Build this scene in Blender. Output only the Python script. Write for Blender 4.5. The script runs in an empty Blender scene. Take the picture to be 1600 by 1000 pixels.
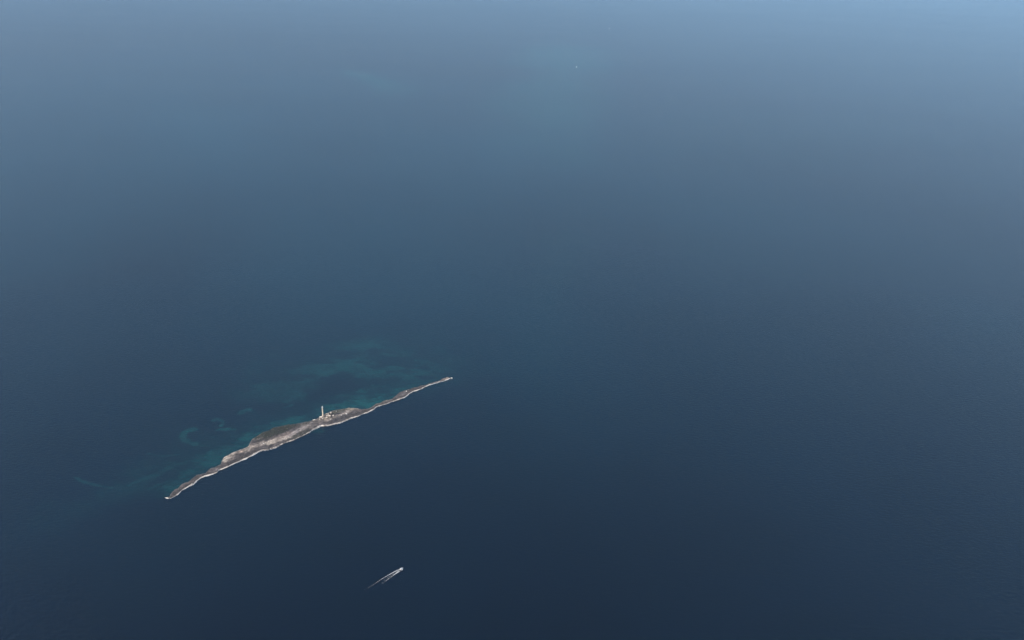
import bpy, bmesh, math, random
import numpy as np
from mathutils import Vector, Matrix

R = math.radians
S = bpy.context.scene
C = S.collection
random.seed(11)
RNG = np.random.default_rng(11)

# ------------------------------------------------------------------ camera, sky, sun, exposure
FOCAL = 1280.0            # in pixels of a 1600 px wide frame
PITCH = R(25.4)           # how far the lens points below the horizon
ROLL = R(1.6)
CAM_H = 1500.0
cam_d = bpy.data.cameras.new('camera')
cam = bpy.data.objects.new('camera', cam_d)
C.objects.link(cam)
cam_d.sensor_width = 36.0
cam_d.lens = FOCAL * 36.0 / 1600.0
cam_d.clip_start = 1.0
cam_d.clip_end = 250000.0
cam.location = (0, 0, CAM_H)
CAM_R = Matrix.Rotation(R(90) - PITCH, 3, 'X') @ Matrix.Rotation(ROLL, 3, 'Z')
cam.rotation_euler = CAM_R.to_euler()
S.camera = cam

SUN_EL, SUN_AZ = R(38), R(-120)          # azimuth from +Y (the way the lens looks), clockwise
to_sun = Vector((math.sin(SUN_AZ) * math.cos(SUN_EL), math.cos(SUN_AZ) * math.cos(SUN_EL), math.sin(SUN_EL)))
W = bpy.data.worlds.new('World')
S.world = W
W.use_nodes = True
wn = W.node_tree
sky = wn.nodes.new('ShaderNodeTexSky')
sky.sky_type = 'NISHITA'
sky.sun_disc = False
sky.sun_elevation = SUN_EL
sky.sun_rotation = SUN_AZ
sky.air_density = 1.0
sky.dust_density = 1.7
sky.ozone_density = 4.6
sky.altitude = 0
bg = wn.nodes['Background']
bg.inputs['Strength'].default_value = 0.15
wn.links.new(sky.outputs[0], bg.inputs['Color'])
sun_d = bpy.data.lights.new('sun', 'SUN')
sun_d.energy = 4.9
sun_d.angle = R(0.53)
sun_d.color = (1.0, 0.91, 0.79)
sun = bpy.data.objects.new('sun', sun_d)
C.objects.link(sun)
sun.location = to_sun * 5000
sun.rotation_euler = to_sun.to_track_quat('Z', 'Y').to_euler()

S.view_settings.view_transform = 'Standard'
S.view_settings.look = 'None'
S.view_settings.exposure = 0.64
S.view_settings.gamma = 1.0
S.view_settings.use_curve_mapping = False
S.cycles.volume_bounces = 1

HAZE_DENSITY = 0.55e-5
HAZE_G = -0.2
HAZE_COLOR = (0.32, 0.62, 0.95)


# ------------------------------------------------------------------ helpers
def P(px, py, z=0.0):
    """Ground position under a point of the 1600x1000 photograph."""
    d = CAM_R @ Vector(((px - 800) / FOCAL, (500 - py) / FOCAL, -1.0))
    t = (z - CAM_H) / d.z
    return Vector((d.x * t, d.y * t, z))


def tag(o, label=None, cat=None, group=None, kind=None):
    if label: o['label'] = label
    if cat: o['category'] = cat
    if group: o['group'] = group
    if kind: o['kind'] = kind
    return o


def empty(name, loc, rz=0.0):
    o = bpy.data.objects.new(name, None)
    C.objects.link(o)
    o.empty_display_size = 1.0
    o.location = loc
    o.rotation_euler = (0, 0, rz)
    return o


def link_bm(name, bm, mat, parent=None, smooth=False):
    me = bpy.data.meshes.new(name)
    bm.normal_update()
    bm.to_mesh(me)
    bm.free()
    me.materials.append(mat)
    if smooth:
        me.polygons.foreach_set('use_smooth', [True] * len(me.polygons))
    o = bpy.data.objects.new(name, me)
    C.objects.link(o)
    if parent: o.parent = parent
    return o


def box(bm, x0, x1, y0, y1, z0, z1, m=None):
    vs = [bm.verts.new((x, y, z)) for z in (z0, z1) for x, y in ((x0, y0), (x1, y0), (x1, y1), (x0, y1))]
    for f in ((3, 2, 1, 0), (4, 5, 6, 7), (0, 1, 5, 4), (1, 2, 6, 5), (2, 3, 7, 6), (3, 0, 4, 7)):
        bm.faces.new([vs[i] for i in f])
    if m is not None:
        bmesh.ops.transform(bm, matrix=m, verts=vs)
    return vs


def lathe(bm, prof, n=28, cap=True, c=(0, 0)):
    rings = []
    for r, z in prof:
        rings.append([bm.verts.new((c[0] + r * math.cos(2 * math.pi * k / n), c[1] + r * math.sin(2 * math.pi * k / n), z)) for k in range(n)])
    for a, b in zip(rings, rings[1:]):
        for k in range(n):
            bm.faces.new((a[k], a[(k + 1) % n], b[(k + 1) % n], b[k]))
    if cap:
        bm.faces.new(rings[0][::-1])
        bm.faces.new(rings[-1])


def tube(bm, a, b, r, n=6):
    a, b = Vector(a), Vector(b)
    q = (b - a).to_track_quat('Z', 'Y').to_matrix()
    ra = [bm.verts.new(a + q @ Vector((r * math.cos(2 * math.pi * k / n), r * math.sin(2 * math.pi * k / n), 0))) for k in range(n)]
    rb = [bm.verts.new(b + q @ Vector((r * math.cos(2 * math.pi * k / n), r * math.sin(2 * math.pi * k / n), 0))) for k in range(n)]
    for k in range(n):
        bm.faces.new((ra[k], ra[(k + 1) % n], rb[(k + 1) % n], rb[k]))
    bm.faces.new(ra[::-1])
    bm.faces.new(rb)


def grid_mesh(name, XYZ, mat, colors=None, parent=None, smooth=True, attrs=None):
    """XYZ: (n, m, 3) array."""
    n, m, _ = XYZ.shape
    me = bpy.data.meshes.new(name)
    i = np.arange(n * m).reshape(n, m)
    q = np.stack([i[:-1, :-1], i[1:, :-1], i[1:, 1:], i[:-1, 1:]], -1).reshape(-1, 4)
    me.vertices.add(n * m)
    me.vertices.foreach_set('co', XYZ.reshape(-1).astype(np.float32))
    me.loops.add(q.size)
    me.loops.foreach_set('vertex_index', q.reshape(-1).astype(np.int32))
    me.polygons.add(len(q))
    me.polygons.foreach_set('loop_start', np.arange(0, q.size, 4, dtype=np.int32))
    me.polygons.foreach_set('loop_total', np.full(len(q), 4, dtype=np.int32))
    me.polygons.foreach_set('use_smooth', np.full(len(q), smooth))
    me.update(calc_edges=True)
    if colors is not None:
        a = me.attributes.new('tone', 'FLOAT_COLOR', 'POINT')
        rgba = np.ones((n * m, 4), np.float32)
        rgba[:, :3] = colors.reshape(-1, 3)
        a.data.foreach_set('color', rgba.reshape(-1))
    for k, v in (attrs or {}).items():
        a = me.attributes.new(k, 'FLOAT', 'POINT')
        a.data.foreach_set('value', v.reshape(-1).astype(np.float32))
    me.materials.append(mat)
    o = bpy.data.objects.new(name, me)
    C.objects.link(o)
    if parent: o.parent = parent
    return o


_tab = RNG.random((256, 256))


def vnoise(x, y):
    xi, yi = np.floor(x).astype(int), np.floor(y).astype(int)
    fx, fy = x - xi, y - yi
    fx, fy = fx * fx * (3 - 2 * fx), fy * fy * (3 - 2 * fy)
    g = lambda a, b: _tab[a & 255, b & 255]
    return (g(xi, yi) * (1 - fx) + g(xi + 1, yi) * fx) * (1 - fy) + (g(xi, yi + 1) * (1 - fx) + g(xi + 1, yi + 1) * fx) * fy


def fbm(x, y, scale, oct=4, gain=0.5, off=0.0):
    """Fractal noise, about -1 to 1; scale in metres."""
    s, a, t = 0, 1.0, 0
    for k in range(oct):
        f = 2.03 ** k / scale
        s = s + a * (vnoise(x * f + 17.3 * k + off, y * f + 41.7 * k + off * 1.7) * 2 - 1)
        t += a
        a *= gain
    return s / t * 1.6


def sstep(a, b, x):
    t = np.clip((x - a) / (b - a), 0, 1)
    return t * t * (3 - 2 * t)


def dist_poly(X, Y, pts):
    """Distance of every (X, Y) to a polyline, plus the parameter 0..1 along it."""
    best = np.full(X.shape, 1e12)
    par = np.zeros(X.shape)
    for k, (a, b) in enumerate(zip(pts, pts[1:])):
        ax, ay, bx, by = a[0], a[1], b[0], b[1]
        l2 = (bx - ax) ** 2 + (by - ay) ** 2 + 1e-9
        t = np.clip(((X - ax) * (bx - ax) + (Y - ay) * (by - ay)) / l2, 0, 1)
        d = (X - ax - t * (bx - ax)) ** 2 + (Y - ay - t * (by - ay)) ** 2
        m = d < best
        best = np.where(m, d, best)
        par = np.where(m, (k + t) / (len(pts) - 1), par)
    return np.sqrt(best), par


# ------------------------------------------------------------------ materials
def new_mat(name):
    m = bpy.data.materials.new(name)
    m.use_nodes = True
    return m, m.node_tree, m.node_tree.nodes['Principled BSDF']


def mat(name, col, rough=0.85, vary=0.15, scale=0.6, metallic=0.0, bump=0.0):
    m, t, b = new_mat(name)
    b.inputs['Roughness'].default_value = rough
    b.inputs['Metallic'].default_value = metallic
    tc = t.nodes.new('ShaderNodeTexCoord')
    nz = t.nodes.new('ShaderNodeTexNoise')
    nz.inputs['Scale'].default_value = scale
    nz.inputs['Detail'].default_value = 6
    nz.inputs['Roughness'].default_value = 0.65
    t.links.new(tc.outputs['Object'], nz.inputs['Vector'])
    rp = t.nodes.new('ShaderNodeValToRGB')
    rp.color_ramp.elements[0].position = 0.3
    rp.color_ramp.elements[1].position = 0.7
    rp.color_ramp.elements[0].color = (*[c * (1 - vary) for c in col], 1)
    rp.color_ramp.elements[1].color = (*[min(0.9, c * (1 + vary)) for c in col], 1)
    t.links.new(nz.outputs[0], rp.inputs[0])
    t.links.new(rp.outputs[0], b.inputs['Base Color'])
    if bump:
        bp = t.nodes.new('ShaderNodeBump')
        bp.inputs['Strength'].default_value = bump
        bp.inputs['Distance'].default_value = 0.05
        t.links.new(nz.outputs[0], bp.inputs['Height'])
        t.links.new(bp.outputs[0], b.inputs['Normal'])
    return m


M = {}
M['tower'] = mat('tower_stone', (0.54, 0.445, 0.33), 0.8, 0.10, 0.35, bump=0.3)
M['stone'] = mat('pale_stone', (0.32, 0.28, 0.23), 0.9, 0.2, 0.5, bump=0.4)
M['plaster'] = mat('old_plaster', (0.40, 0.33, 0.25), 0.9, 0.22, 0.4, bump=0.2)
M['roof'] = mat('flat_roof_screed', (0.58, 0.51, 0.43), 0.9, 0.14, 0.5, bump=0.2)
M['dark_wood'] = mat('dark_wood', (0.06, 0.045, 0.035), 0.7, 0.3, 2.0)
M['dark_metal'] = mat('dark_metal', (0.10, 0.10, 0.11), 0.5, 0.2, 2.0)
M['white_paint'] = mat('white_paint', (0.66, 0.66, 0.65), 0.35, 0.05, 1.0)
M['deck'] = mat('boat_deck', (0.62, 0.56, 0.46), 0.6, 0.12, 2.0)
M['blue_trim'] = mat('navy_paint', (0.03, 0.06, 0.16), 0.4, 0.2, 2.0)
M['vinyl'] = mat('cream_vinyl', (0.70, 0.66, 0.58), 0.6, 0.08, 3.0)
M['scrub'] = mat('scrub_leaves', (0.019, 0.023, 0.016), 0.9, 0.45, 0.25, bump=0.6)
M['rubble'] = mat('rubble_stone', (0.13, 0.11, 0.095), 0.95, 0.35, 0.3, bump=0.5)
M['boulder'] = mat('bleached_boulder', (0.42, 0.39, 0.35), 0.95, 0.2, 0.4, bump=0.6)
m, t, b = new_mat('window_glass')
b.inputs['Base Color'].default_value = (0.02, 0.03, 0.035, 1)
b.inputs['Roughness'].default_value = 0.08
M['glass'] = m
m, t, b = new_mat('lantern_glass')
b.inputs['Base Color'].default_value = (0.85, 0.92, 0.92, 1)
b.inputs['Roughness'].default_value = 0.05
b.inputs['Transmission Weight'].default_value = 0.7
M['lantern_glass'] = m
M['tower_white'] = mat('tower_white_paint', (0.52, 0.51, 0.48), 0.8, 0.08, 1.0)


def tone_mat(name, rough, noise_scale, amount, bump, dist=0.4):
    """Base colour from the mesh's own colours, broken up by fine grain."""
    m, t, b = new_mat(name)
    b.inputs['Roughness'].default_value = rough
    at = t.nodes.new('ShaderNodeAttribute'); at.attribute_name = 'tone'
    tc = t.nodes.new('ShaderNodeTexCoord')
    nz = t.nodes.new('ShaderNodeTexNoise')
    nz.inputs['Scale'].default_value = noise_scale
    nz.inputs['Detail'].default_value = 8
    nz.inputs['Roughness'].default_value = 0.7
    t.links.new(tc.outputs['Object'], nz.inputs['Vector'])
    mr = t.nodes.new('ShaderNodeMapRange')
    mr.inputs['From Min'].default_value = 0.3
    mr.inputs['From Max'].default_value = 0.7
    mr.inputs['To Min'].default_value = 1 - amount
    mr.inputs['To Max'].default_value = 1 + amount
    t.links.new(nz.outputs[0], mr.inputs[0])
    mx = t.nodes.new('ShaderNodeVectorMath'); mx.operation = 'SCALE'
    t.links.new(at.outputs['Color'], mx.inputs[0])
    t.links.new(mr.outputs[0], mx.inputs['Scale'])
    t.links.new(mx.outputs[0], b.inputs['Base Color'])
    if bump:
        bp = t.nodes.new('ShaderNodeBump')
        bp.inputs['Strength'].default_value = bump
        bp.inputs['Distance'].default_value = dist
        t.links.new(nz.outputs[0], bp.inputs['Height'])
        t.links.new(bp.outputs[0], b.inputs['Normal'])
    return m


M['island'] = tone_mat('island_rock', 0.95, 0.22, 0.35, 0.7, 1.0)

# water: colour of the water column from the mesh, ripples as relief, unresolved ripples as roughness
m, t, b = new_mat('sea_water')
b.inputs['IOR'].default_value = 1.333
b.inputs['Roughness'].default_value = 0.25
at = t.nodes.new('ShaderNodeAttribute'); at.attribute_name = 'tone'
t.links.new(at.outputs['Color'], b.inputs['Base Color'])
geo = t.nodes.new('ShaderNodeNewGeometry')
ws = t.nodes.new('ShaderNodeMapping')
ws.inputs['Rotation'].default_value = (0, 0, R(-32))
ws.inputs['Scale'].default_value = (0.30, 1.0, 1.0)
t.links.new(geo.outputs['Position'], ws.inputs['Vector'])
wz = t.nodes.new('ShaderNodeTexNoise')
wz.inputs['Scale'].default_value = 0.0011
wz.inputs['Detail'].default_value = 4
wz.inputs['Roughness'].default_value = 0.5
t.links.new(ws.outputs[0], wz.inputs['Vector'])
wr_ = t.nodes.new('ShaderNodeMapRange')
wr_.inputs['From Min'].default_value = 0.2
wr_.inputs['From Max'].default_value = 0.8
wr_.inputs['To Min'].default_value = 0.232
wr_.inputs['To Max'].default_value = 0.248
t.links.new(wz.outputs[0], wr_.inputs[0])
t.links.new(wr_.outputs[0], b.inputs['Roughness'])
mp = t.nodes.new('ShaderNodeMapping')
mp.inputs['Rotation'].default_value = (0, 0, R(24))
mp.inputs['Scale'].default_value = (1.0, 2.2, 1.0)
t.links.new(geo.outputs['Position'], mp.inputs['Vector'])
n1 = t.nodes.new('ShaderNodeTexNoise')
n1.inputs['Scale'].default_value = 0.06
n1.inputs['Detail'].default_value = 5
n1.inputs['Roughness'].default_value = 0.62
t.links.new(mp.outputs[0], n1.inputs['Vector'])
bp = t.nodes.new('ShaderNodeBump')
bp.inputs['Strength'].default_value = 0.9
bp.inputs['Distance'].default_value = 3.4
t.links.new(n1.outputs[0], bp.inputs['Height'])
t.links.new(bp.outputs[0], b.inputs['Normal'])
M['sea'] = m


def foam_mat(name, scale, lo, hi, alpha=1.0):
    """Foam lying on the water: the mesh's 'foam' value says how much of the surface is covered."""
    m, t, b = new_mat(name)
    b.inputs['Base Color'].default_value = (0.55, 0.56, 0.55, 1)
    b.inputs['Roughness'].default_value = 0.95
    at = t.nodes.new('ShaderNodeAttribute'); at.attribute_name = 'foam'
    geo = t.nodes.new('ShaderNodeNewGeometry')
    nz = t.nodes.new('ShaderNodeTexNoise')
    nz.inputs['Scale'].default_value = scale
    nz.inputs['Detail'].default_value = 6
    nz.inputs['Roughness'].default_value = 0.7
    t.links.new(geo.outputs['Position'], nz.inputs['Vector'])
    ad = t.nodes.new('ShaderNodeMath'); ad.operation = 'ADD'
    t.links.new(at.outputs['Fac'], ad.inputs[0]); t.links.new(nz.outputs[0], ad.inputs[1])
    mr = t.nodes.new('ShaderNodeMapRange'); mr.interpolation_type = 'SMOOTHSTEP'
    mr.inputs['From Min'].default_value = lo
    mr.inputs['From Max'].default_value = hi
    mr.inputs['To Max'].default_value = alpha
    t.links.new(ad.outputs[0], mr.inputs[0])
    t.links.new(mr.outputs[0], b.inputs['Alpha'])
    return m


M['surf'] = foam_mat('surf_foam', 0.22, 0.75, 1.15)
M['wake'] = foam_mat('wake_foam', 0.14, 0.52, 1.5)

# ------------------------------------------------------------------ island outline (pixels of the photograph -> metres on the water)
LOW = [(257.5, 777.5), (262, 778.6), (266, 779), (272, 776), (278, 772.5), (284, 767), (290, 763.5), (296, 759.5), (302, 757), (308, 751.5), (315, 746.5),
       (322, 744), (329, 742), (337, 739.5), (339.5, 738.5), (342, 735.5), (349, 733), (355, 730.5), (362, 726.5), (368, 723.5), (375, 720.8), (383, 718),
       (390, 714.5), (400, 708.5), (407, 704.8), (415, 704), (424, 702), (431, 700), (437, 696.5), (445, 693), (452, 690.5), (460, 688), (467, 684.5),
       (472, 682.5), (478, 679), (484, 676), (486, 673.4), (492, 670.5), (502, 666.3), (508, 666), (517, 664.6), (525, 662.6), (533, 660.3), (541.5, 657),
       (547.5, 654.4), (553.5, 653), (562.5, 649), (567, 646.8), (574.5, 644.5), (580.5, 641.6), (584.5, 639.6), (587, 636.6), (591, 634.8), (603, 631.5),
       (611, 628.5), (620, 626), (628, 623), (634, 620), (638, 616.5), (645, 612.5), (652, 610.3), (658, 608), (665, 604.5), (672, 601.5), (680, 598.5),
       (686, 596.8), (693, 595.6), (700, 593), (704.5, 590.8)]
UPP = [(257.5, 776.8), (265, 776), (267, 771.5), (273, 764.5), (278, 762.5), (282, 757.5), (290, 753.5), (295, 752), (300, 747.5), (308, 741.8), (315, 740),
       (321, 739.4), (325, 735), (329, 732), (335, 730), (345, 725.5), (346, 720.5), (350, 713.5), (357, 710.8), (363, 707), (370, 703.5), (378, 700.8),
       (388, 697), (391, 691), (394, 686), (403, 678.5), (410, 673.4), (420, 670), (430, 666), (440, 663.2), (450, 661.2), (462, 660), (473, 658),
       (485, 656), (490, 655), (496, 652.5), (500, 649.5), (509, 645.3), (520, 640.8), (529, 637.8), (540, 636.6), (545, 636.2), (555, 637.2), (561, 638),
       (566, 639), (575, 637.2), (581, 634.6), (585, 632.2), (591, 629.8), (600, 626.2), (610, 623.2), (616, 620.2), (620, 616.4), (624, 613.2), (632, 610.2),
       (640, 608), (650, 604.4), (660, 602), (666, 600.5), (678, 597.8), (684, 596), (688, 593.5), (692, 591.2), (698, 589.3), (702, 589.2), (704.5, 590.0)]
NU, NV = 1000, 44
upx = np.linspace(257.5, 704.5, NU)
lowy = np.interp(upx, *zip(*LOW)) + 0.45 * fbm(upx * 1.0, upx * 0 + 3.3, 9.0, 4)
uppy = np.interp(upx, *zip(*UPP)) + np.interp(upx, [300, 395, 410, 480, 510, 560, 600], [.4, .8, 2.2, 2.0, 1.6, 1.0, .3]) + 1.1 * fbm(upx * 1.0, upx * 0 + 9.1, 7.0, 5, 0.65)
uppy = np.minimum(uppy, lowy - 0.25)


def Pn(px, py):
    """P() for arrays."""
    r = np.array(CAM_R)
    dx, dy = (px - 800) / FOCAL, (500 - py) / FOCAL
    D = np.stack([r[k, 0] * dx + r[k, 1] * dy - r[k, 2] for k in range(3)], -1)
    tt = -CAM_H / D[..., 2]
    return D[..., 0] * tt, D[..., 1] * tt


LX, LY = Pn(upx, lowy)
UX, UY = Pn(upx, uppy)
shore_low = list(zip(LX[::8], LY[::8]))
shore_upp = list(zip(UX[::8], UY[::8]))


def ell(X, Y, px, py, ax, ay, rot=0.0, warp=0.0, soft=1.0, off=0.0):
    """Soft patch on the ground: centre and half axes given in pixels, rot in degrees in the picture."""
    c = P(px, py)
    e1 = P(px + ax * math.cos(R(rot)), py - ax * math.sin(R(rot))) - c
    e2 = P(px + ay * math.sin(R(rot)), py + ay * math.cos(R(rot))) - c
    det = e1.x * e2.y - e1.y * e2.x
    x, y = X - c.x, Y - c.y
    u = (x * e2.y - y * e2.x) / det
    v = (e1.x * y - e1.y * x) / det
    r = np.sqrt(u * u + v * v)
    if warp:
        r = r + warp * fbm(X, Y, max(e1.length, e2.length) * 0.5, 4, off=off)
    return 1 - sstep(1 - 0.5 * soft, 1 + 0.5 * soft, r)


# island surface
v = np.linspace(-0.12, 1.12, NV)[None, :]
wide = np.hypot(UX - LX, UY - LY)
IX = LX[:, None] + (UX - LX)[:, None] * v
IY = LY[:, None] + (UY - LY)[:, None] * v
ds = v * wide[:, None]                       # metres from the near shore
dn = (1 - v) * wide[:, None]                 # metres from the far shore
edge = np.minimum(ds, dn * 1.2)
Z = np.where(edge > 0, 1.5 * (1 - np.exp(-np.maximum(edge, 0) / 2.0)) + 1.7 * (1 - np.exp(-np.maximum(edge, 0) / 25.0)), edge * 0.5)
Z = Z + (0.45 * fbm(IX, IY, 9, 4) + 0.6 * fbm(IX, IY, 30, 3, off=5)) * sstep(0.5, 6, edge)
Z = Z + 1.6 * ell(IX, IY, 505, 655, 30, 12, 20) * sstep(0, 8, edge)
Z = np.maximum(Z, -1.2)
base = np.array((0.155, 0.130, 0.122))
pale = np.array((0.46, 0.385, 0.315))
tan = np.array((0.36, 0.285, 0.21))
bright = np.array((0.76, 0.68, 0.58))
green = np.array((0.050, 0.057, 0.040))
olive = np.array((0.20, 0.185, 0.13))
col = np.ones(IX.shape + (3,)) * base
col = col * (1 + 0.35 * fbm(IX, IY, 14, 5, off=2)[..., None])


def lay(c, mask):
    global col
    mask = np.clip(mask, 0, 1)[..., None]
    col = col * (1 - mask) + np.array(c) * mask


streak = 0.5 + 0.7 * fbm(IX * 1.0 + IY * 0.5, IY * 2.0 - IX * 1.0, 12, 4, off=8)
for (px, py, ax, ay, rot, c, k) in (
        (295, 752, 40, 5, 33, (0.17, 0.135, 0.12), 0.5),
        (334, 733, 9, 4, 24, (0.24, 0.21, 0.21), 0.7),
        (360, 714, 15, 4.5, 26, pale, 1.0), (354, 717, 6, 4, 40, (0.55, 0.48, 0.38), 0.9), (384, 703.5, 17, 4, 24, pale, 0.9), (379, 705.5, 7, 1.6, 15, (0.52, 0.36, 0.27), 0.8),
        (372, 713, 13, 3.2, 20, (0.13, 0.115, 0.115), 0.8), (400, 697.5, 22, 4, 17, (0.36, 0.30, 0.25), 0.9),
        (425, 691, 10, 3.2, 14, (0.58, 0.50, 0.40), 1.0), (437, 687, 16, 4, 14, pale, 0.9), (450, 684, 7, 2.6, 12, (0.58, 0.50, 0.41), 1.0),
        (466, 674.5, 20, 3, 27, (0.42, 0.37, 0.34), 0.9), (484, 664, 20, 6, 18, (0.28, 0.245, 0.22), 0.8), (448, 680, 12, 2.2, 20, (0.36, 0.28, 0.24), 0.7),
        (432, 672, 36, 7.5, 21, green, 1.0), (415, 680, 16, 5, 20, (0.085, 0.085, 0.07), 0.8), (402, 684, 10, 5, 35, (0.20, 0.17, 0.16), 0.6), (471, 663, 18, 3, 14, (0.10, 0.10, 0.08), 0.6),
        (462, 660.5, 9, 1.4, 8, (0.30, 0.27, 0.24), 0.7), (405, 685.5, 9, 1.5, 10, (0.30, 0.26, 0.22), 0.7),
        (470, 679, 20, 3, 26, (0.12, 0.12, 0.09), 0.6),
        (510, 655, 12, 5, 15, (0.36, 0.30, 0.23), 0.9), (515, 658, 6, 2.5, 15, (0.40, 0.33, 0.28), 0.7), (528, 651.5, 16, 2.8, 20, pale, 0.9), (543, 645.5, 10, 2.6, 22, (0.44, 0.38, 0.32), 0.8),
        (536, 641, 18, 4, 14, olive, 0.9), (528, 644, 12, 2.2, 20, (0.14, 0.14, 0.09), 0.7), (545, 637.5, 12, 1.8, 2, (0.42, 0.34, 0.27), 0.9), (552, 640, 9, 2.8, 0, tan * 1.25, 0.9), (561, 641, 6, 2.6, -20, (0.32, 0.26, 0.23), 0.7),
        (537, 653, 18, 4, 22, (0.125, 0.115, 0.115), 0.8), (520, 660, 14, 3, 16, (0.14, 0.125, 0.125), 0.7), (560, 646, 16, 4, 22, (0.13, 0.11, 0.105), 0.6),
        (596, 629, 12, 3.2, 22, (0.26, 0.225, 0.18), 0.8), (578, 638, 9, 3, 22, (0.20, 0.16, 0.14), 0.6),
        (630, 614, 9, 3, 28, (0.24, 0.215, 0.21), 0.8), (650, 606.5, 14, 2.5, 20, (0.15, 0.115, 0.105), 0.6), (697, 592, 7, 2.5, 15, (0.34, 0.27, 0.21), 0.9)):
    lay(c, k * ell(IX, IY, px, py, ax, ay, rot, 0.5, 0.8, off=px) * (0.62 + 0.38 * np.clip(streak, 0, 1)))
rim = (0.6 + 0.4 * np.clip(fbm(IX, IY, 16, 3, off=31) + 0.6, 0, 1))
gap = 0.25 + 0.75 * sstep(-0.85, -0.45, fbm(IX, IY, 22, 3, off=77))
px_of = upx[:, None] + 0 * v
hard = np.interp(px_of, [257, 300, 395, 410, 440, 520, 560, 600, 640, 660, 690, 705], [0.7, 1, 1, .8, .8, .75, .8, .85, .9, 1, 1, .8])
lay(bright, (1 - sstep(2.4, 4.2, ds + 1.2 * fbm(IX, IY, 7, 3, off=4) + 1.4 * fbm(IX, IY, 45, 3, off=40))) * rim * gap * hard)
lay((0.10, 0.085, 0.075), (1 - sstep(-0.4, 0.3, ds)) * 0.9)
lay((0.30, 0.26, 0.23), (1 - sstep(0.6, 2.4, dn + 1.2 * fbm(IX, IY, 10, 3, off=14))) * 0.6)
tone_c = col.mean(-1, keepdims=True)
is_ledge = sstep(0.50, 0.60, tone_c)
ax_d = np.array((LX[-1] - LX[0], LY[-1] - LY[0])); ax_d /= np.linalg.norm(ax_d)
UA, VA = IX * ax_d[0] + IY * ax_d[1], -IX * ax_d[1] + IY * ax_d[0]
strata = fbm(UA * 0.28, VA, 5.5, 5, 0.6, off=83)[..., None]
col = col * 0.32 * (tone_c / 0.22) ** 0.75 * np.exp(0.55 * strata) * (1 - is_ledge) + col * 0.66 * is_ledge
col = np.clip(col * (1 + 0.55 * fbm(IX, IY, 6, 4, off=71)[..., None] * (1 - is_ledge)), 0.010, 0.6)
island = grid_mesh('island', np.stack([IX, IY, Z], -1), M['island'], col)
tag(island, 'long thin rocky island lying low in the sea, pale along its near shore', 'island', kind='structure')


def island_z(x, y):
    k = np.argmin((IX - x) ** 2 + (IY - y) ** 2)
    return float(Z.reshape(-1)[k])


def on_island(px, py):
    z = 3.0
    for _ in range(3):
        p = P(px, py, z)
        z = island_z(p.x, p.y)
    return Vector((p.x, p.y, z))


# ------------------------------------------------------------------ the sea
FARX = 90000.0


def graded(lo, hi, step, far_lo, far_hi, g=1.06, cap=2500.0):
    mid = list(np.arange(lo, hi + step * 0.5, step))
    a, s, x = [], step, lo
    while x > far_lo:
        s = min(s * g, cap); x -= s; a.append(x)
    b, s, x = [], step, mid[-1]
    while x < far_hi:
        s = min(s * g, cap); x += s; b.append(x)
    return np.array(a[::-1] + mid + b)


corners = [P(90, 500), P(760, 500), P(90, 800), P(760, 800)]
gx = graded(min(c.x for c in corners), max(c.x for c in corners), 3.5, -FARX, FARX, 1.035)
gy = graded(min(c.y for c in corners), max(c.y for c in corners), 3.5, -60000.0, FARX, 1.02)
SX, SY = np.meshgrid(gx, gy, indexing='ij')
shallow = np.zeros(SX.shape)


def poly_patch(pts, w, k, warp=0.5, sc=None, fade=0.0):
    """Pale ground under the water along a line (pixels); w: half width in pixels at its middle."""
    global shallow
    q = [P(*p) for p in pts]
    mid = pts[len(pts) // 2]
    wm = (P(mid[0], mid[1] - w) - P(mid[0], mid[1] + w)).length / 2
    wm = 0.5 * (wm + (P(mid[0] - w, mid[1]) - P(mid[0] + w, mid[1])).length / 2)
    d, par = dist_poly(SX, SY, q)
    d = d + warp * wm * fbm(SX, SY, sc or wm * 2.5, 4, off=pts[0][0] * 0.37)
    s = k * (1 - sstep(0.2 * wm, 1.3 * wm, d))
    if fade:
        s = s * (sstep(0, fade, par) * sstep(0, fade, 1 - par))
    shallow = np.maximum(shallow, s)


# shelf on the far side of the island: breadth (pixels across) and strength vary along it
d_up, par_up = dist_poly(SX, SY, shore_upp)
north = 1.0 * (dist_poly(SX, SY, shore_low)[0] > d_up)
pxs = np.interp(par_up, np.linspace(0, 1, len(shore_upp)), upx[::8])
bw = np.interp(pxs, [257, 270, 300, 330, 370, 400, 450, 490, 510, 540, 580, 610, 640, 680, 705], [30, 55, 75, 85, 85, 45, 45, 45, 55, 85, 95, 75, 50, 35, 20])
bk = np.interp(pxs, [257, 275, 300, 330, 370, 400, 450, 490, 510, 540, 580, 610, 640, 680, 705], [.25, .55, .55, .6, .75, .75, .8, .55, .85, 1.0, 1.0, .9, .55, .35, .1])
shelf = bk * (1 - sstep(0.35, 1.45, d_up / bw + 0.38 * fbm(SX, SY, 60, 5, off=3)))
shelf = shelf * (0.55 + 0.45 * sstep(-0.5, 0.3, fbm(SX * 0.7, SY, 28, 5, 0.65, off=6)))
shallow = np.maximum(shallow, shelf * north)
shallow = np.maximum(shallow, north * bk * 0.50 * np.exp(-(d_up / (bw * 1.9)) ** 1.5) * (0.8 + 0.3 * fbm(SX, SY, 50, 4, off=13)))
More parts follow.
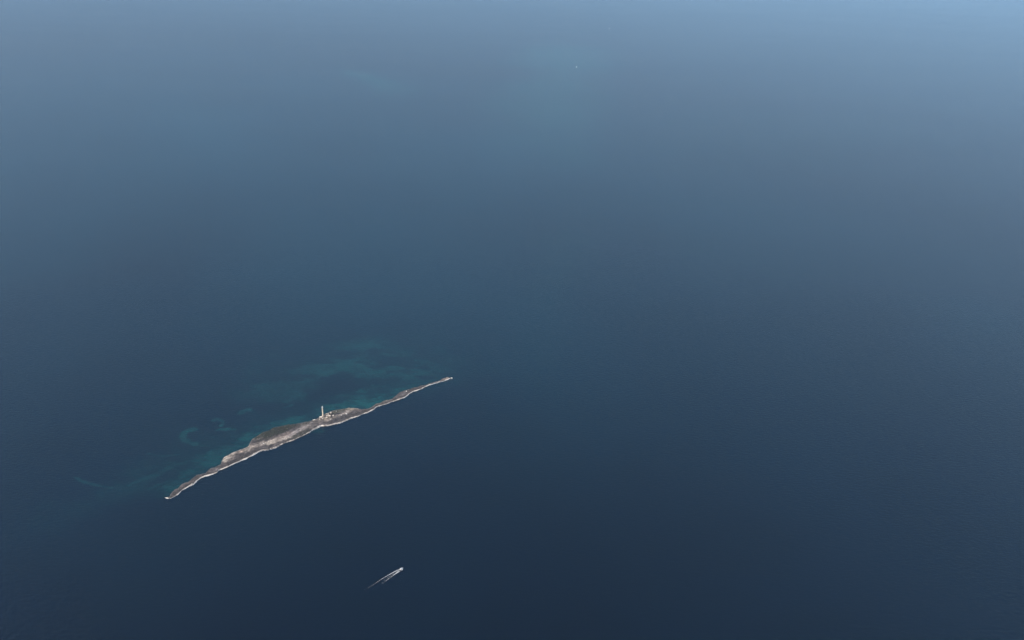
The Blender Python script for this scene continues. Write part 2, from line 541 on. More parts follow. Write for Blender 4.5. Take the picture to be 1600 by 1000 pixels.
for a in (
        ([(302, 671), (292, 672.5), (285.5, 678), (286, 686), (294, 691.5), (304, 694)], 4.2, 0.62),
        ([(300, 692), (312, 696.5), (328, 697)], 2.5, 0.42),
        ([(333, 657), (340, 654), (350, 659), (346, 664)], 4.0, 0.5),
        ([(341, 672), (352, 670), (366, 671.5)], 3.0, 0.55),
        ([(377, 645), (383, 641), (391, 639.5)], 4.0, 0.48),
        ([(438, 622), (447, 614), (462, 611), (478, 613)], 5.0, 0.42),
        ([(446, 637), (456, 633)], 3.0, 0.45), ([(428, 628), (440, 626)], 3.0, 0.3),
        ([(230, 708), (244, 712), (262, 713), (282, 709)], 2.0, 0.36),
        ([(116, 746), (135, 754), (152, 759), (178, 763)], 2.6, 0.30),
        ([(205, 756), (240, 742), (290, 722)], 6.0, 0.30), ([(236, 763), (262, 752)], 5.0, 0.35),
        ([(330, 683), (348, 688), (362, 682)], 3.0, 0.3), ([(470, 652), (490, 646)], 3.0, 0.4), ([(482, 672), (500, 674)], 5.0, 0.28),
        ([(480, 628), (500, 620), (520, 616)], 4.0, 0.32), ([(600, 603), (625, 598), (650, 597)], 5.0, 0.35)):
    poly_patch(a[0], a[1] * 0.95, a[2] * 1.1, 0.7)
# broad faint shelf beyond the island, mottled by weed
m_big = ell(SX, SY, 570, 575, 150, 42, 4, 0.35, 1.3, off=3) * 0.52
m_big = np.maximum(m_big, ell(SX, SY, 470, 612, 60, 18, 15, 0.4, 1.3, off=9) * 0.40)
m_big = np.maximum(m_big, ell(SX, SY, 250, 735, 130, 26, 22, 0.4, 1.4, off=19) * 0.26)
weed = sstep(-0.25, 0.4, fbm(SX * 0.55 + SY * 0.1, SY * 1.0, 70, 6, 0.62, off=21))
shallow = np.maximum(shallow, m_big * (1 - 0.75 * weed))
for (px, py, ax, ay, rot, k) in ((515, 610, 40, 9, 12, .8), (600, 596, 30, 6, 10, .6), (350, 684, 18, 4, 10, .5), (330, 700, 26, 4, 12, .35)):
    shallow = shallow * (1 - k * ell(SX, SY, px, py, ax, ay, rot, 0.7, 1.0, off=px) * (1 - north * (1 - sstep(15, 45, d_up))))
# far banks, seen faintly through the air
poly_patch([(505, 106), (545, 112), (590, 128), (640, 160)], 9, 0.62, 0.9, fade=0.4)
shallow = np.maximum(shallow, 0.50 * ell(SX, SY, 870, 110, 60, 60, 0, 0.9, 1.9, off=4))
shallow = np.maximum(shallow, 0.08 * ell(SX, SY, 880, 400, 30, 120, -12, 0.9, 1.9, off=14))
shallow = np.maximum(shallow, 0.10 * ell(SX, SY, 1150, 200, 200, 60, -6, 0.9, 1.9, off=24))
brk1 = fbm(SX * 0.6 + SY * 0.15, SY, 24, 6, 0.68, off=91)
brk2 = fbm(SX * 0.5, SY, 75, 4, 0.6, off=95)
shallow = shallow * (0.62 + 0.38 * sstep(-0.4, 0.25, brk1 + 0.5 * brk2))
shoal = ell(SX, SY, 340, 220, 640, 270, -6, 0.3, 2.0, off=33) * np.clip(0.60 + 0.15 * fbm(SX + 0.25 * SY, SY * 0.32, 800, 5, 0.55, off=35), 0, 1)
shoal = np.clip(shoal, 0, 1)
shallow = np.clip(shallow, 0, 1)
deep = np.array((0.0000, 0.0012, 0.0047))
teal = np.array((0.0022, 0.036, 0.036))
drift = 0.6 * fbm(SX + 0.3 * SY, SY * 0.35, 800, 6, 0.6, off=51)[..., None]
scol = deep * (1 + 0.30 * drift + 0.22 * fbm(SX * 0.5, SY, 120, 5, 0.6, off=61)[..., None])
scol = scol * (1 - shoal[..., None]) + np.array((0.0008, 0.023, 0.038)) * shoal[..., None]
scol = scol * (1 - shallow[..., None]) + teal * shallow[..., None]
sea = grid_mesh('sea', np.stack([SX, SY, np.zeros(SX.shape)], -1), M['sea'], scol)
tag(sea, 'deep blue open sea with teal shallows beyond the island', 'sea', kind='structure')

# ------------------------------------------------------------------ surf along the near shore
def ribbon(name, pts, w, foam, mt, z=0.16, cross=7, parent=None):
    """Foam ribbon: pts (n,2) metres, w (n,) half widths, foam (n,) cover along it."""
    pts = np.asarray(pts, float)
    tg = np.gradient(pts, axis=0)
    tg /= np.linalg.norm(tg, axis=1)[:, None] + 1e-9
    nr = np.stack([-tg[:, 1], tg[:, 0]], -1)
    s = np.linspace(-1, 1, cross)
    XY = pts[:, None, :] + nr[:, None, :] * (w[:, None] * s[None, :])[..., None]
    F = foam[:, None] * (1 - np.abs(s)[None, :] ** 1.6)
    XYZ = np.concatenate([XY, np.full(XY.shape[:2] + (1,), z)], -1)
    return XYZ, F


px_s = np.arange(258.5, 704.0, 0.35)
sy = np.interp(px_s, upx, lowy) + 0.25
sx_, sy_ = Pn(px_s, sy)
amp = np.interp(px_s, [257, 300, 395, 410, 440, 500, 560, 600, 640, 660, 705], [.7, 1, 1, .7, .75, .8, .8, .7, .8, 1, .9])
brk = sstep(-0.55, 0.1, fbm(px_s, px_s * 0 + 4, 13, 3, off=2))
XYZ, F = ribbon('surf', np.stack([sx_, sy_], -1), 0.9 + 0.8 * np.clip(fbm(px_s, px_s * 0, 7, 3) + .4, 0, 1.5), amp * (0.15 + 0.85 * brk) * 0.7, M['surf'])
surf = grid_mesh('surf', XYZ, M['surf'], attrs={'foam': F})
tag(surf, 'thin white line of surf breaking along the near shore of the island', 'surf', kind='stuff')
# foam over the reef off the far tip and along the sheltered shore
allX, allF, = [], []
reef = [((672.5, 588.5), (675, 590.2), (678.5, 591.8), (683, 592.2), (688, 591.2)), ((586, 626.2), (590, 625.6), (596, 626)), ((258, 776.5), (260.5, 778), (264, 778.6))]
for k, pts in enumerate(reef):
    q = np.array(pts)
    tt = np.linspace(0, 1, 40)
    xx = np.interp(tt, np.linspace(0, 1, len(q)), q[:, 0]); yy = np.interp(tt, np.linspace(0, 1, len(q)), q[:, 1])
    gx_, gy_ = Pn(xx, yy)
    XYZ, F = ribbon('reef_foam', np.stack([gx_, gy_], -1), 1.0 + 0 * tt, 0.30 * np.sin(np.pi * tt) ** 0.5, M['surf'])
    o = grid_mesh('reef_foam', XYZ, M['surf'], attrs={'foam': F})
    tag(o, ('faint patch of foam over the reef beside the far tip of the island', 'faint streak of foam on the sheltered shore halfway to the far tip',
            'little fringe of foam round the near tip of the island')[k], 'foam', kind='stuff')

# ------------------------------------------------------------------ scrub and rubble
def clump(V, Fc, x, y, z, r, h, n=7):
    i0 = len(V)
    a0 = random.random() * 6.28
    for lv, (rr, zz) in enumerate(((1.0, 0.0), (0.85, 0.55), (0.4, 0.95))):
        for k in range(n):
            a = a0 + 2 * math.pi * k / n + lv * 0.4
            q = r * rr * random.uniform(0.7, 1.25)
            V.append((x + q * math.cos(a), y + q * math.sin(a), z - 0.2 + h * zz * random.uniform(0.8, 1.2)))
    V.append((x, y, z + h))
    for lv in range(2):
        for k in range(n):
            a, b_ = i0 + lv * n + k, i0 + lv * n + (k + 1) % n
            Fc.append((a, b_, b_ + n)); Fc.append((a, b_ + n, a + n))
    for k in range(n):
        Fc.append((i0 + 2 * n + k, i0 + 2 * n + (k + 1) % n, i0 + 3 * n))


def from_py(name, V, Fc, mt, parent=None):
    me = bpy.data.meshes.new(name)
    me.from_pydata(V, [], Fc)
    me.update()
    me.materials.append(mt)
    o = bpy.data.objects.new(name, me)
    C.objects.link(o)
    if parent: o.parent = parent
    return o


flatX, flatY, flatZ = IX.reshape(-1), IY.reshape(-1), Z.reshape(-1)
okm = ((ds > 4) & (dn > 3)).reshape(-1)


def sample(weight, n):
    wgt = np.where(okm, weight.reshape(-1), 0) * np.repeat(wide, NV)
    idx = RNG.choice(len(wgt), n, p=wgt / wgt.sum())
    return [(flatX[i] + random.uniform(-1, 1), flatY[i] + random.uniform(-1, 1), flatZ[i]) for i in idx]


wg = ell(IX, IY, 432, 672, 36, 7.5, 21, 0.4, 0.8, off=432) + 0.6 * ell(IX, IY, 415, 680, 16, 5, 20, 0.4, 0.8) + 0.35 * ell(IX, IY, 471, 663, 18, 3, 14, .4, .8)
wg2 = 0.5 * ell(IX, IY, 532, 643, 16, 3, 18, 0.5, 0.8) + 0.3 * ell(IX, IY, 470, 679, 20, 3, 26, .4, .8) + 0.03
V, Fc = [], []
for x, y, z in sample(wg, 900):
    r = random.uniform(0.7, 2.0)
    clump(V, Fc, x, y, z, r, r * random.uniform(0.5, 0.9))
for x, y, z in sample(wg2, 380):
    r = random.uniform(0.4, 1.1)
    clump(V, Fc, x, y, z, r, r * random.uniform(0.4, 0.8))
scrub = from_py('scrub', V, Fc, M['scrub'])
tag(scrub, 'dark green low scrub covering the broad part of the island', 'scrub', kind='stuff')
V, Fc = [], []
wr = np.clip(col.mean(-1) - 0.12, 0, 1) ** 1.2 + 0.01
for x, y, z in sample(wr, 1500):
    r = random.uniform(0.25, 0.9) * random.choice((1, 1, 1.5))
    clump(V, Fc, x, y, z, r, r * random.uniform(0.5, 1.0), 5)
rubble = from_py('rubble', V, Fc, M['rubble'])
tag(rubble, 'loose pale stones strewn over the island', 'rubble', kind='stuff')


# ------------------------------------------------------------------ lighthouse
lh = on_island(505.0, 651.0)
TOWER_H = 42.0
t_root = empty('lighthouse', lh)
tag(t_root, 'tall slender pale lighthouse rising from the middle of the island', 'lighthouse')
bm = bmesh.new()
lathe(bm, [(4.4, -1.0), (4.4, 1.6), (4.1, 1.9), (3.8, 3.4), (3.6, 3.6)], 32)
link_bm('plinth', bm, M['stone'], t_root)
bm = bmesh.new()
prof = [(2.75 - 1.0 * (k / 12) ** 0.9, 3.4 + (TOWER_H - 9.4) * k / 12) for k in range(13)]
lathe(bm, prof, 32)
link_bm('tower_shaft', bm, M['tower'], t_root, True)
zt = TOWER_H - 6.0
bm = bmesh.new()
lathe(bm, [(1.9, zt - 0.9), (2.4, zt - 0.15), (2.6, zt), (2.6, zt + 0.35), (1.7, zt + 0.351)], 32)
link_bm('gallery', bm, M['tower_white'], t_root)
bm = bmesh.new()
for k in range(20):
    a = 2 * math.pi * k / 20
    tube(bm, (2.45 * math.cos(a), 2.45 * math.sin(a), zt + 0.35), (2.45 * math.cos(a), 2.45 * math.sin(a), zt + 1.4), 0.04, 4)
    a2 = 2 * math.pi * (k + 1) / 20
    for zz in (0.9, 1.4):
        tube(bm, (2.45 * math.cos(a), 2.45 * math.sin(a), zt + zz), (2.45 * math.cos(a2), 2.45 * math.sin(a2), zt + zz), 0.035, 4)
link_bm('railing', bm, M['tower_white'], t_root)
bm = bmesh.new()
lathe(bm, [(1.6, zt + 0.35), (1.6, zt + 1.5), (1.5, zt + 1.55)], 16)
lr = link_bm('lantern_room', bm, M['tower_white'], t_root)
bm = bmesh.new()
lathe(bm, [(1.4, zt + 1.55), (1.4, zt + 3.9)], 12)
link_bm('pane', bm, M['lantern_glass'], lr)
bm = bmesh.new()
for k in range(12):
    a = 2 * math.pi * k / 12
    tube(bm, (1.43 * math.cos(a), 1.43 * math.sin(a), zt + 1.5), (1.43 * math.cos(a), 1.43 * math.sin(a), zt + 3.95), 0.05, 4)
link_bm('glazing_bar', bm, M['tower_white'], lr)
bm = bmesh.new()
lathe(bm, [(1.75, zt + 3.9), (1.7, zt + 4.1), (1.4, zt + 4.7), (1.0, zt + 5.25), (0.35, zt + 5.5), (0.3, zt + 5.75)], 20)
dome = link_bm('lantern_roof', bm, M['tower_white'], t_root, False)
bm = bmesh.new()
lathe(bm, [(0.06, zt + 5.7), (0.32, zt + 5.9), (0.32, zt + 6.1), (0.05, zt + 6.35), (0.03, zt + 7.4)], 10)
link_bm('vent_ball', bm, M['dark_metal'], dome)
FACE = math.atan2(-lh.y, -lh.x)                     # towards the aeroplane
for k, (zz, a) in enumerate(((9, 0.3), (15, -0.5), (21, 0.3), (27, -0.5), (33, 0.3))):
    rr = np.interp(zz, [p[1] for p in prof], [p[0] for p in prof])
    mm = Matrix.Rotation(FACE + a, 4, 'Z')
    bm = bmesh.new()
    for (y0, y1, z0, z1) in ((-0.55, -0.38, zz - 0.9, zz + 0.9), (0.38, 0.55, zz - 0.9, zz + 0.9), (-0.38, 0.38, zz - 0.9, zz - 0.75), (-0.38, 0.38, zz + 0.75, zz + 0.9)):
        box(bm, rr - 0.15, rr + 0.08, y0, y1, z0, z1, mm)
    fr = link_bm('window', bm, M['stone'], t_root)
    bm = bmesh.new()
    box(bm, rr - 0.12, rr + 0.02, -0.38, 0.38, zz - 0.75, zz + 0.75, mm)
    link_bm('window_pane', bm, M['glass'], fr)
mm = Matrix.Rotation(FACE + 0.5, 4, 'Z')
bm = bmesh.new()
box(bm, 3.7, 4.02, -0.6, 0.6, 1.9, 4.3, mm)
link_bm('door', bm, M['dark_wood'], t_root)


# ------------------------------------------------------------------ buildings round the lighthouse
GROUP = 'pale buildings round the lighthouse'


def house(px, py, w, d, h, rz, label, openings, parapet=0.35, name='stone_house', ruined=False, chimney=False):
    p = on_island(px, py)
    o = empty(name, p, R(rz))
    tag(o, label, 'building', GROUP)
    bm = bmesh.new()
    tk = 0.45
    if ruined:
        hs = (h, h * 0.75, h * 0.6, h * 0.9)
    else:
        hs = (h,) * 4
    x0, x1, y0, y1 = -w / 2, w / 2, -d / 2, d / 2
    # near wall with its openings cut out as piers, sill and lintel courses
    def wall_x(ya, yb, hh, ops):
        x = x0
        for cx, ow, oz0, oz1 in sorted(ops):
            box(bm, x, cx - ow / 2, ya, yb, -0.8, hh)
            if oz0 > 0.05: box(bm, cx - ow / 2, cx + ow / 2, ya, yb, -0.8, oz0)
            if oz1 < hh: box(bm, cx - ow / 2, cx + ow / 2, ya, yb, oz1, hh)
            x = cx + ow / 2
        box(bm, x, x1, ya, yb, -0.8, hh)
    wall_x(y0, y0 + tk, hs[0], openings)
    wall_x(y1 - tk, y1, hs[1], [])
    box(bm, x0, x0 + tk, y0 + tk, y1 - tk, -0.8, hs[2])
    box(bm, x1 - tk, x1, y0 + tk, y1 - tk, -0.8, hs[3])
    link_bm('wall', bm, M['plaster'], o)
    if not ruined:
        bm = bmesh.new()
        box(bm, x0 - 0.2, x1 + 0.2, y0 - 0.2, y1 + 0.2, h + 0.002, h + 0.25)
        rf = link_bm('roof', bm, M['roof'], o)
        bm = bmesh.new()
        for a in ((x0 - .2, x1 + .2, y0 - .2, y0 + .05), (x0 - .2, x1 + .2, y1 - .05, y1 + .2), (x0 - .2, x0 + .05, y0 + .05, y1 - .05), (x1 - .05, x1 + .2, y0 + .05, y1 - .05)):
            box(bm, *a, h + 0.252, h + 0.25 + parapet)
        link_bm('parapet', bm, M['plaster'], rf)
        if chimney:
            bm = bmesh.new()
            box(bm, x1 - 1.4, x1 - 0.6, y1 - 1.3, y1 - 0.5, h + 0.252, h + 1.9)
            box(bm, x1 - 1.5, x1 - 0.5, y1 - 1.4, y1 - 0.4, h + 1.902, h + 2.1)
            link_bm('chimney', bm, M['plaster'], rf)
        for cx, ow, oz0, oz1 in openings:
            bm = bmesh.new()
            if oz0 < 0.05:
                box(bm, cx - ow / 2 + .01, cx + ow / 2 - .01, y0 + 0.18, y0 + 0.26, -0.2, oz1 - .01)
                link_bm('door', bm, M['dark_wood'], o)
            else:
                box(bm, cx - ow / 2 + .01, cx + ow / 2 - .01, y0 + 0.2, y0 + 0.26, oz0 + .01, oz1 - .01)
                wi = link_bm('window', bm, M['glass'], o)
                bm = bmesh.new()
                box(bm, cx - ow / 2 - .12, cx + ow / 2 + .12, y0 - 0.12, y0 - 0.002, oz0 - .12, oz0)
                link_bm('sill', bm, M['stone'], wi)
    else:
        bm = bmesh.new()
        box(bm, x0 + tk, x1 - tk, y0 + tk, y1 - tk, -0.8, 0.25)
        link_bm('floor_slab', bm, M['stone'], o)
    return o


house(501.3, 653.0, 8.5, 5.5, 3.6, 14, 'flat roofed pale house standing just left of the lighthouse base', [(-2.2, 1.2, 1.0, 2.2), (0.2, 1.3, 0.0, 2.3), (2.4, 1.2, 1.0, 2.2)])
house(504.2, 654.6, 4.4, 3.6, 2.7, 20, 'tiny pale hut in front of the lighthouse foot', [(0, 1.1, 0.0, 2.1)])
house(499.4, 655.8, 3.6, 3.0, 2.2, 10, 'smallest pale shed at the lower left of the lighthouse houses', [(0.2, 1.0, 0.0, 1.9)])
house(510.6, 653.3, 5.2, 4.0, 3.0, 28, 'small pale block house standing just right of the lighthouse base', [(-0.8, 1.0, 1.0, 2.0), (1.2, 1.1, 0.0, 2.1)])
house(511.8, 650.2, 8.5, 5.0, 3.8, 24, 'longer pale house between the lighthouse and the chimney house', [(-2.4, 1.3, 1.0, 2.3), (0, 1.3, 0.0, 2.4), (2.4, 1.3, 1.0, 2.3)])
house(515.2, 651.2, 5.6, 5.2, 4.2, 22, 'pale square house with a chimney in the middle of the buildings', [(-1.4, 1.1, 1.1, 2.4), (1.2, 1.2, 0.0, 2.3)], chimney=True)
house(511.4, 646.8, 10.0, 4.2, 2.8, 20, 'roofless pale ruin behind the houses by the far shore', [(-2.5, 1.3, 0.8, 2.1), (1.5, 1.4, 0.0, 2.2)], ruined=True, name='ruined_house')
house(516.8, 646.4, 4.6, 4.6, 5.0, 15, 'tall narrow pale house on the far shore side of the buildings', [(-0.9, 1.0, 0.0, 2.2), (1.0, 1.0, 2.6, 3.8)])
house(520.8, 650.2, 4.8, 4.2, 3.0, 24, 'pale block house farthest right in the row of buildings', [(0.6, 1.1, 0.0, 2.1), (-1.2, 1.0, 1.0, 2.0)])


def wall_line(pts, h, label):
    q = [on_island(*p) for p in pts]
    o = empty('stone_wall', q[0])
    tag(o, label, 'wall', 'low stone walls by the lighthouse')
    for a, b_ in zip(q, q[1:]):
        bm = bmesh.new()
        dv = b_ - a
        L = dv.length
        n = max(2, int(L / 1.6))
        for k in range(n):
            hh = h * random.uniform(0.75, 1.05)
            box(bm, L * k / n + 0.01, L * (k + 1) / n - 0.01, -0.35, 0.35, -0.9, hh)
        ang = math.atan2(dv.y, dv.x)
        sg = link_bm('wall_segment', bm, M['stone'], o)
        sg.location = a - q[0]
        sg.rotation_euler = (0, 0, ang)
    return o


wall_line([(499.0, 653.2), (501.5, 650.9), (504.0, 650.4)], 1.5, 'low curved stone wall behind the house left of the lighthouse')
wall_line([(507.2, 652.0), (509.0, 651.6), (510.8, 652.2)], 1.4, 'low stone wall joining the lighthouse foot and the block house on its right')
p = on_island(490.6, 655.9)
o = empty('landing_slab', p, R(30))
tag(o, 'pale concrete landing slab on the far shore to the left of the lighthouse', 'landing')
bm = bmesh.new(); box(bm, -4.0, 4.0, -1.6, 1.6, -1.5, 0.35); link_bm('slab', bm, M['roof'], o)
bm = bmesh.new()
for sx in (-3.4, 3.4): lathe(bm, [(0.22, 0.35), (0.22, 0.8), (0.3, 0.85), (0.3, 1.0)], 8, c=(sx, 1.2))
link_bm('bollard', bm, M['dark_metal'], o)


# ------------------------------------------------------------------ single boulders
def boulder(px, py, r, label, z=None):
    p = on_island(px, py) if z is None else P(px, py, z)
    bm = bmesh.new()
    bmesh.ops.create_icosphere(bm, subdivisions=2, radius=1.0)
    s = random.random() * 50
    for vv in bm.verts:
        n = vv.co.normalized()
        k = 1 + 0.28 * math.sin(n.x * 3.1 + s) * math.cos(n.y * 2.7 - s) + 0.14 * math.sin(n.z * 6 + s * 2 + n.x * 5)
        vv.co = Vector((n.x * r * k * 1.25, n.y * r * k, max(-0.35, n.z * 0.75 * k) * r))
    o = link_bm('boulder', bm, M['boulder'])
    o.location = p
    o.rotation_euler = (0, 0, s)
    tag(o, label, 'boulder', 'bleached boulders on the island')
    return o


boulder(705.8, 590.9, 3.0, 'white boulder awash just off the far tip of the island', 0.2)
boulder(635.2, 611.4, 2.2, 'white boulder on the narrow dark part between the lighthouse and the far tip')
boulder(541.2, 646.6, 2.4, 'largest pale boulder on the stony ground right of the houses')
boulder(533.2, 648.6, 1.7, 'pale boulder on stony ground nearest the row of houses')
boulder(525.4, 642.8, 1.6, 'pale boulder in the olive grass on the far side behind the houses')
boulder(516.5, 655.2, 1.8, 'pale boulder on the slope below the houses, by the near shore')
boulder(300.0, 756.0, 1.5, 'pale boulder among dark rock near the left end of the island')
boulder(412.0, 693.2, 1.7, 'pale boulder at the dark hollow beside the bright sand below the scrub')


# ------------------------------------------------------------------ boats
def hull(L, B, D, sheer=0.5, n=16):
    """Planing hull, bow towards +X; returns bm with open top."""
    bm = bmesh.new()
    rows = []
    for k in range(n + 1):
        u = k / n
        x = -L / 2 + L * u
        hb = B / 2 * (1 - max(0, (u - 0.45) / 0.55) ** 2.2) * (0.94 + 0.06 * min(1, u * 4))
        hb = max(hb, 0.03)
        kz = -0.35 * D + 0.75 * D * max(0, (u - 0.7) / 0.3) ** 2
        top = D * (0.75 + sheer * u * u)
        chine = kz + (0.28 - 0.05 * u) * D + 0.2 * D * max(0, (u - 0.6) / 0.4)
        sec = [(0.0, kz), (hb * 0.80, chine), (hb * 0.95, (chine + top) * 0.5), (hb, top)]
        rows.append([bm.verts.new((x, -y, z)) for y, z in sec[::-1]] + [bm.verts.new((x, y, z)) for y, z in sec[1:]])
    for a, b_ in zip(rows, rows[1:]):
        for k in range(len(a) - 1):
            bm.faces.new((a[k], a[k + 1], b_[k + 1], b_[k]))
    bm.faces.new(rows[0])
    bm.faces.new(rows[-1][::-1])
    tops = [(r[0].co.copy(), r[-1].co.copy()) for r in rows]
    return bm, tops


def deck_from(tops, z_off, u0, u1, inset=0.97):
    bm = bmesh.new()
    n = len(tops) - 1
    rows = []
    for k, (a, b_) in enumerate(tops):
        if u0 <= k / n <= u1:
            rows.append([bm.verts.new((a.x, a.y * inset, a.z + z_off)), bm.verts.new((a.x, 0, a.z + z_off + 0.06)), bm.verts.new((b_.x, b_.y * inset, b_.z + z_off))])
    for a, b_ in zip(rows, rows[1:]):
        for k in range(2):
            bm.faces.new((a[k], b_[k], b_[k + 1], a[k + 1]))
    return bm


def motor_boat(name, p, ang, L, label, group=None, cabin=True):
    o = empty(name, p, ang)
    tag(o, label, 'boat', group)
    B, D = L * 0.31, L * 0.135
    bm, tops = hull(L, B, D)
    hb = link_bm('hull', bm, M['white_paint'], o)
    bm = bmesh.new()
    for s in (0, 1):
        for (a, b_) in zip(tops, tops[1:]):
            q0, q1 = a[s], b_[s]
            tube(bm, q0 + Vector((0, 0, -0.02)), q1 + Vector((0, 0, -0.02)), 0.06 * L / 9, 5)
    link_bm('rub_rail', bm, M['blue_trim'], hb)
    link_bm('foredeck', deck_from(tops, -0.02, 0.5, 1.0), M['white_paint'], o)
    link_bm('cockpit_floor', deck_from(tops, -0.5 * D, 0.0, 0.5, 0.93), M['deck'], o)
    zt_ = D * 0.95
    f = L / 9
    bm = bmesh.new()
    cab = [(-0.9 * f, 0.36 * B), (1.7 * f, 0.32 * B), (2.4 * f, 0.2 * B)]
    rows = []
    for x, hw in cab:
        hgt = 1.15 * f if x < 1 * f else (1.0 * f if x < 2 * f else 0.25 * f)
        rows.append([bm.verts.new((x, -hw, zt_ - 0.4 * f)), bm.verts.new((x, -hw * .86, zt_ + hgt)), bm.verts.new((x, hw * .86, zt_ + hgt)), bm.verts.new((x, hw, zt_ - 0.4 * f))])
    for a, b_ in zip(rows, rows[1:]):
        for k in range(3):
            bm.faces.new((a[k], b_[k], b_[k + 1], a[k + 1]))
    bm.faces.new(rows[0]); bm.faces.new(rows[-1][::-1])
    cb = link_bm('cabin', bm, M['white_paint'], o)
    for s in (-1, 1):
        bm = bmesh.new()
        a = [Vector((-0.5 * f, s * (0.36 * B * .93 + .01), zt_ + 0.5 * f)), Vector((1.3 * f, s * (0.33 * B * .95 + .01), zt_ + 0.45 * f)),
             Vector((1.3 * f, s * (0.33 * B * .89 + .012), zt_ + 0.9 * f)), Vector((-0.5 * f, s * (0.36 * B * .875 + .012), zt_ + 0.98 * f))]
        vs = [bm.verts.new(v_) for v_ in a] + [bm.verts.new(v_ - Vector((0, s * 0.08, 0))) for v_ in a]
        for fc in ((0, 1, 2, 3), (7, 6, 5, 4), (0, 4, 5, 1), (1, 5, 6, 2), (2, 6, 7, 3), (3, 7, 4, 0)): bm.faces.new([vs[i] for i in fc])
        bmesh.ops.recalc_face_normals(bm, faces=bm.faces)
        link_bm('side_window', bm, M['glass'], cb)
    bm = bmesh.new()
    a = [Vector((1.78 * f, -0.24 * B, zt_ + 0.93 * f)), Vector((1.78 * f, 0.24 * B, zt_ + 0.93 * f)), Vector((2.32 * f, 0.16 * B, zt_ + 0.36 * f)), Vector((2.32 * f, -0.16 * B, zt_ + 0.36 * f))]
    vs = [bm.verts.new(v_ + Vector((0.05, 0, 0.05))) for v_ in a] + [bm.verts.new(v_ - Vector((0.05, 0, 0.05))) for v_ in a]
    for fc in ((0, 1, 2, 3), (7, 6, 5, 4), (0, 4, 5, 1), (1, 5, 6, 2), (2, 6, 7, 3), (3, 7, 4, 0)): bm.faces.new([vs[i] for i in fc])
    bmesh.ops.recalc_face_normals(bm, faces=bm.faces)
    link_bm('windscreen', bm, M['glass'], cb)
    bm = bmesh.new()
    box(bm, -1.9 * f, 1.5 * f, -0.34 * B, 0.34 * B, zt_ + 1.17 * f, zt_ + 1.27 * f)
    link_bm('hardtop', bm, M['white_paint'], o)
    for s in (-1, 1):
        bm = bmesh.new()
        tube(bm, (-1.8 * f, s * 0.32 * B, zt_ - .4 * f), (-1.8 * f, s * 0.32 * B, zt_ + 1.17 * f), 0.04 * f)
        link_bm('hardtop_post', bm, M['dark_metal'], o)
    bm = bmesh.new()
    box(bm, -4.1 * f, -3.4 * f, -0.38 * B, 0.38 * B, 0.25 * D, 0.72 * D)
    box(bm, -4.25 * f, -4.12 * f, -0.38 * B, 0.38 * B, 0.25 * D, 1.0 * D)
    link_bm('stern_bench', bm, M['vinyl'], o)
    for s in (-1, 1):
        bm = bmesh.new()
        box(bm, -L / 2 - 0.6 * f, -L / 2 - 0.02, s * 0.16 * B - 0.22 * f, s * 0.16 * B + 0.22 * f, 0.55 * D, 1.25 * D)
        box(bm, -L / 2 - 0.45 * f, -L / 2 - 0.15 * f, s * 0.16 * B - 0.09 * f, s * 0.16 * B + 0.09 * f, -0.5 * D, 0.548 * D)
        bmesh.ops.bevel(bm, geom=bm.edges[:], offset=0.05 * f, segments=2, affect='EDGES')
        link_bm('outboard_motor', bm, M['dark_metal'], o)
    bm = bmesh.new()
    pr = None
    for s in (0, 1):
        pr = None
        for k in range(9, len(tops)):
            q = tops[k][s] * 1.0
            q.y *= 0.92
            up = q + Vector((0, 0, 0.55 * f))
            tube(bm, q, up, 0.025 * f, 4)
            if pr is not None: tube(bm, pr, up, 0.025 * f, 4)
            pr = up
    link_bm('bow_rail', bm, M['dark_metal'], o)
    return o


b0, b1 = P(622.5, 892.0), P(630.0, 887.6)
ang = math.atan2(b1.y - b0.y, b1.x - b0.x)
pb = P(627.0, 889.4)
motor_boat('motorboat', pb + Vector((0, 0, 0.25)), ang, 11.0, 'white motorboat speeding along in front of the island ahead of its white wake')

# wake of the near boat: two foam arms, churned water between, spray at the bow
arm1 = [(624.2, 889.9), (620.2, 891.3), (613, 895.2), (604, 900.3), (596.2, 904.8), (588.4, 910.2), (582.4, 914.4), (576.4, 918.0), (568, 923.4), (561, 927.5)]
arm2 = [(625.2, 892.2), (623.2, 893.4), (620.8, 894.9), (616, 897.9), (611.2, 901.8), (605.2, 906), (600.4, 909.6), (594, 914)]
mid_ = [(623.5, 891.6), (620, 893.6), (614, 897.0), (606, 902.6), (597, 908.5), (588, 914.5), (578, 920)]


def wake_part(pts, w_keys, f_keys, n, seed):
    q = np.array(pts)
    gx_, gy_ = Pn(q[:, 0], q[:, 1])
    l = np.concatenate([[0], np.cumsum(np.hypot(np.diff(gx_), np.diff(gy_)))])
    u = np.linspace(0, 1, n)
    xs, ys = np.interp(u * l[-1], l, gx_), np.interp(u * l[-1], l, gy_)
    wv = np.interp(u, *zip(*w_keys)) * (1 + 0.25 * fbm(u * l[-1], u * 0 + seed, 22, 2))
    fo = np.interp(u, *zip(*f_keys)) * (1 + 0.18 * fbm(u * l[-1], u * 0 + seed + 5, 14, 3))
    return ribbon('', np.stack([xs, ys], -1), wv, fo, None)


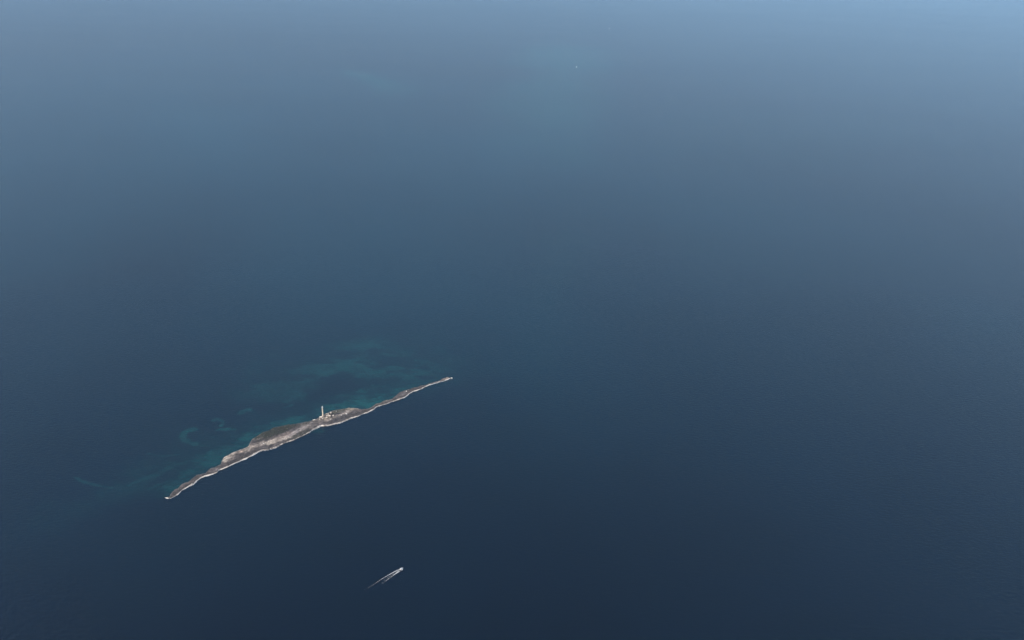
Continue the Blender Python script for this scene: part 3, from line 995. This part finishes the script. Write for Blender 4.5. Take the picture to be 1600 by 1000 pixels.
wk = empty('boat_wake', P(600, 904, 0.1))
wk.location = (pb.x, pb.y, 0.0)
tag(wk, 'white foaming wake trailing in two arms behind the speeding motorboat', 'wake', kind='stuff')
for nm, pts, wk_, fk_, z in (
        ('foam_arm', arm1, [(0, 0.9), (0.12, 1.2), (0.3, 0.9), (0.6, 0.9), (1, 1.6)], [(0, .9), (.12, .95), (.3, .62), (.5, .36), (.75, .19), (.92, .08), (1, -.2)], 0.20),
        ('foam_arm', arm2, [(0, 0.9), (0.2, 1.2), (0.4, 0.9), (0.7, 0.9), (1, 1.6)], [(0, .95), (.2, .95), (.4, .62), (.65, .4), (.85, .18), (1, .02)], 0.24),
        ('churned_water', mid_, [(0, 1.5), (.15, 3.5), (1, 6.5)], [(0, .8), (.06, .5), (.14, .22), (.4, .14), (.7, .03), (1, -.2)], 0.16)):
    XYZ, F = wake_part(pts, wk_, fk_, 160, 3.0 + len(pts))
    F = np.maximum(F, -0.5); XYZ[..., 0] -= pb.x; XYZ[..., 1] -= pb.y; XYZ[..., 2] = z
    grid_mesh(nm, XYZ, M['wake'], attrs={'foam': F}, parent=wk)
# spray thrown up by the bow: a heap of droplets
V, Fc = [], []
for k in range(220):
    s = random.choice((-1, 1))
    u = random.uniform(-2.0, 5.0)
    y = s * (0.6 + (5.2 - u) * 0.42 + abs(random.gauss(0, 0.6)))
    hgt = max(0.15, 1.0 - abs(u - 1) * 0.2) * random.uniform(0.2, 1.0)
    r = random.uniform(0.18, 0.5)
    x_, y_ = u * math.cos(ang) - y * math.sin(ang), u * math.sin(ang) + y * math.cos(ang)
    clump(V, Fc, x_, y_, hgt * 0.5, r, hgt * 0.6, 5)
sp = from_py('bow_spray', V, Fc, M['white_paint'], wk)

far_p = P(900.8, 105.0)
motor_boat('motorboat', far_p + Vector((0, 0, 0.6)), R(70), 27.0, 'tiny white boat on the hazy water near the top of the picture', 'distant boats')
far_q = P(952.0, 45.0)
motor_boat('motorboat', far_q + Vector((0, 0, 0.6)), R(200), 19.0, 'faintest and farthest white boat, almost lost in the haze', 'distant boats')

# ------------------------------------------------------------------ haze
m = bpy.data.materials.new('air')
m.use_nodes = True
t = m.node_tree
t.nodes.remove(t.nodes['Principled BSDF'])
pv = t.nodes.new('ShaderNodeVolumePrincipled')
pv.inputs['Color'].default_value = (*HAZE_COLOR, 1)
pv.inputs['Density'].default_value = HAZE_DENSITY
pv.inputs['Anisotropy'].default_value = HAZE_G
t.links.new(pv.outputs[0], t.nodes['Material Output'].inputs['Volume'])
bm = bmesh.new()
box(bm, -FARX - 6000, FARX + 6000, -67000, FARX + 6000, -2.5, CAM_H + 60)
hz = link_bm('haze', bm, m)
tag(hz, 'pale blue haze in the air over the sea', 'haze', kind='stuff')
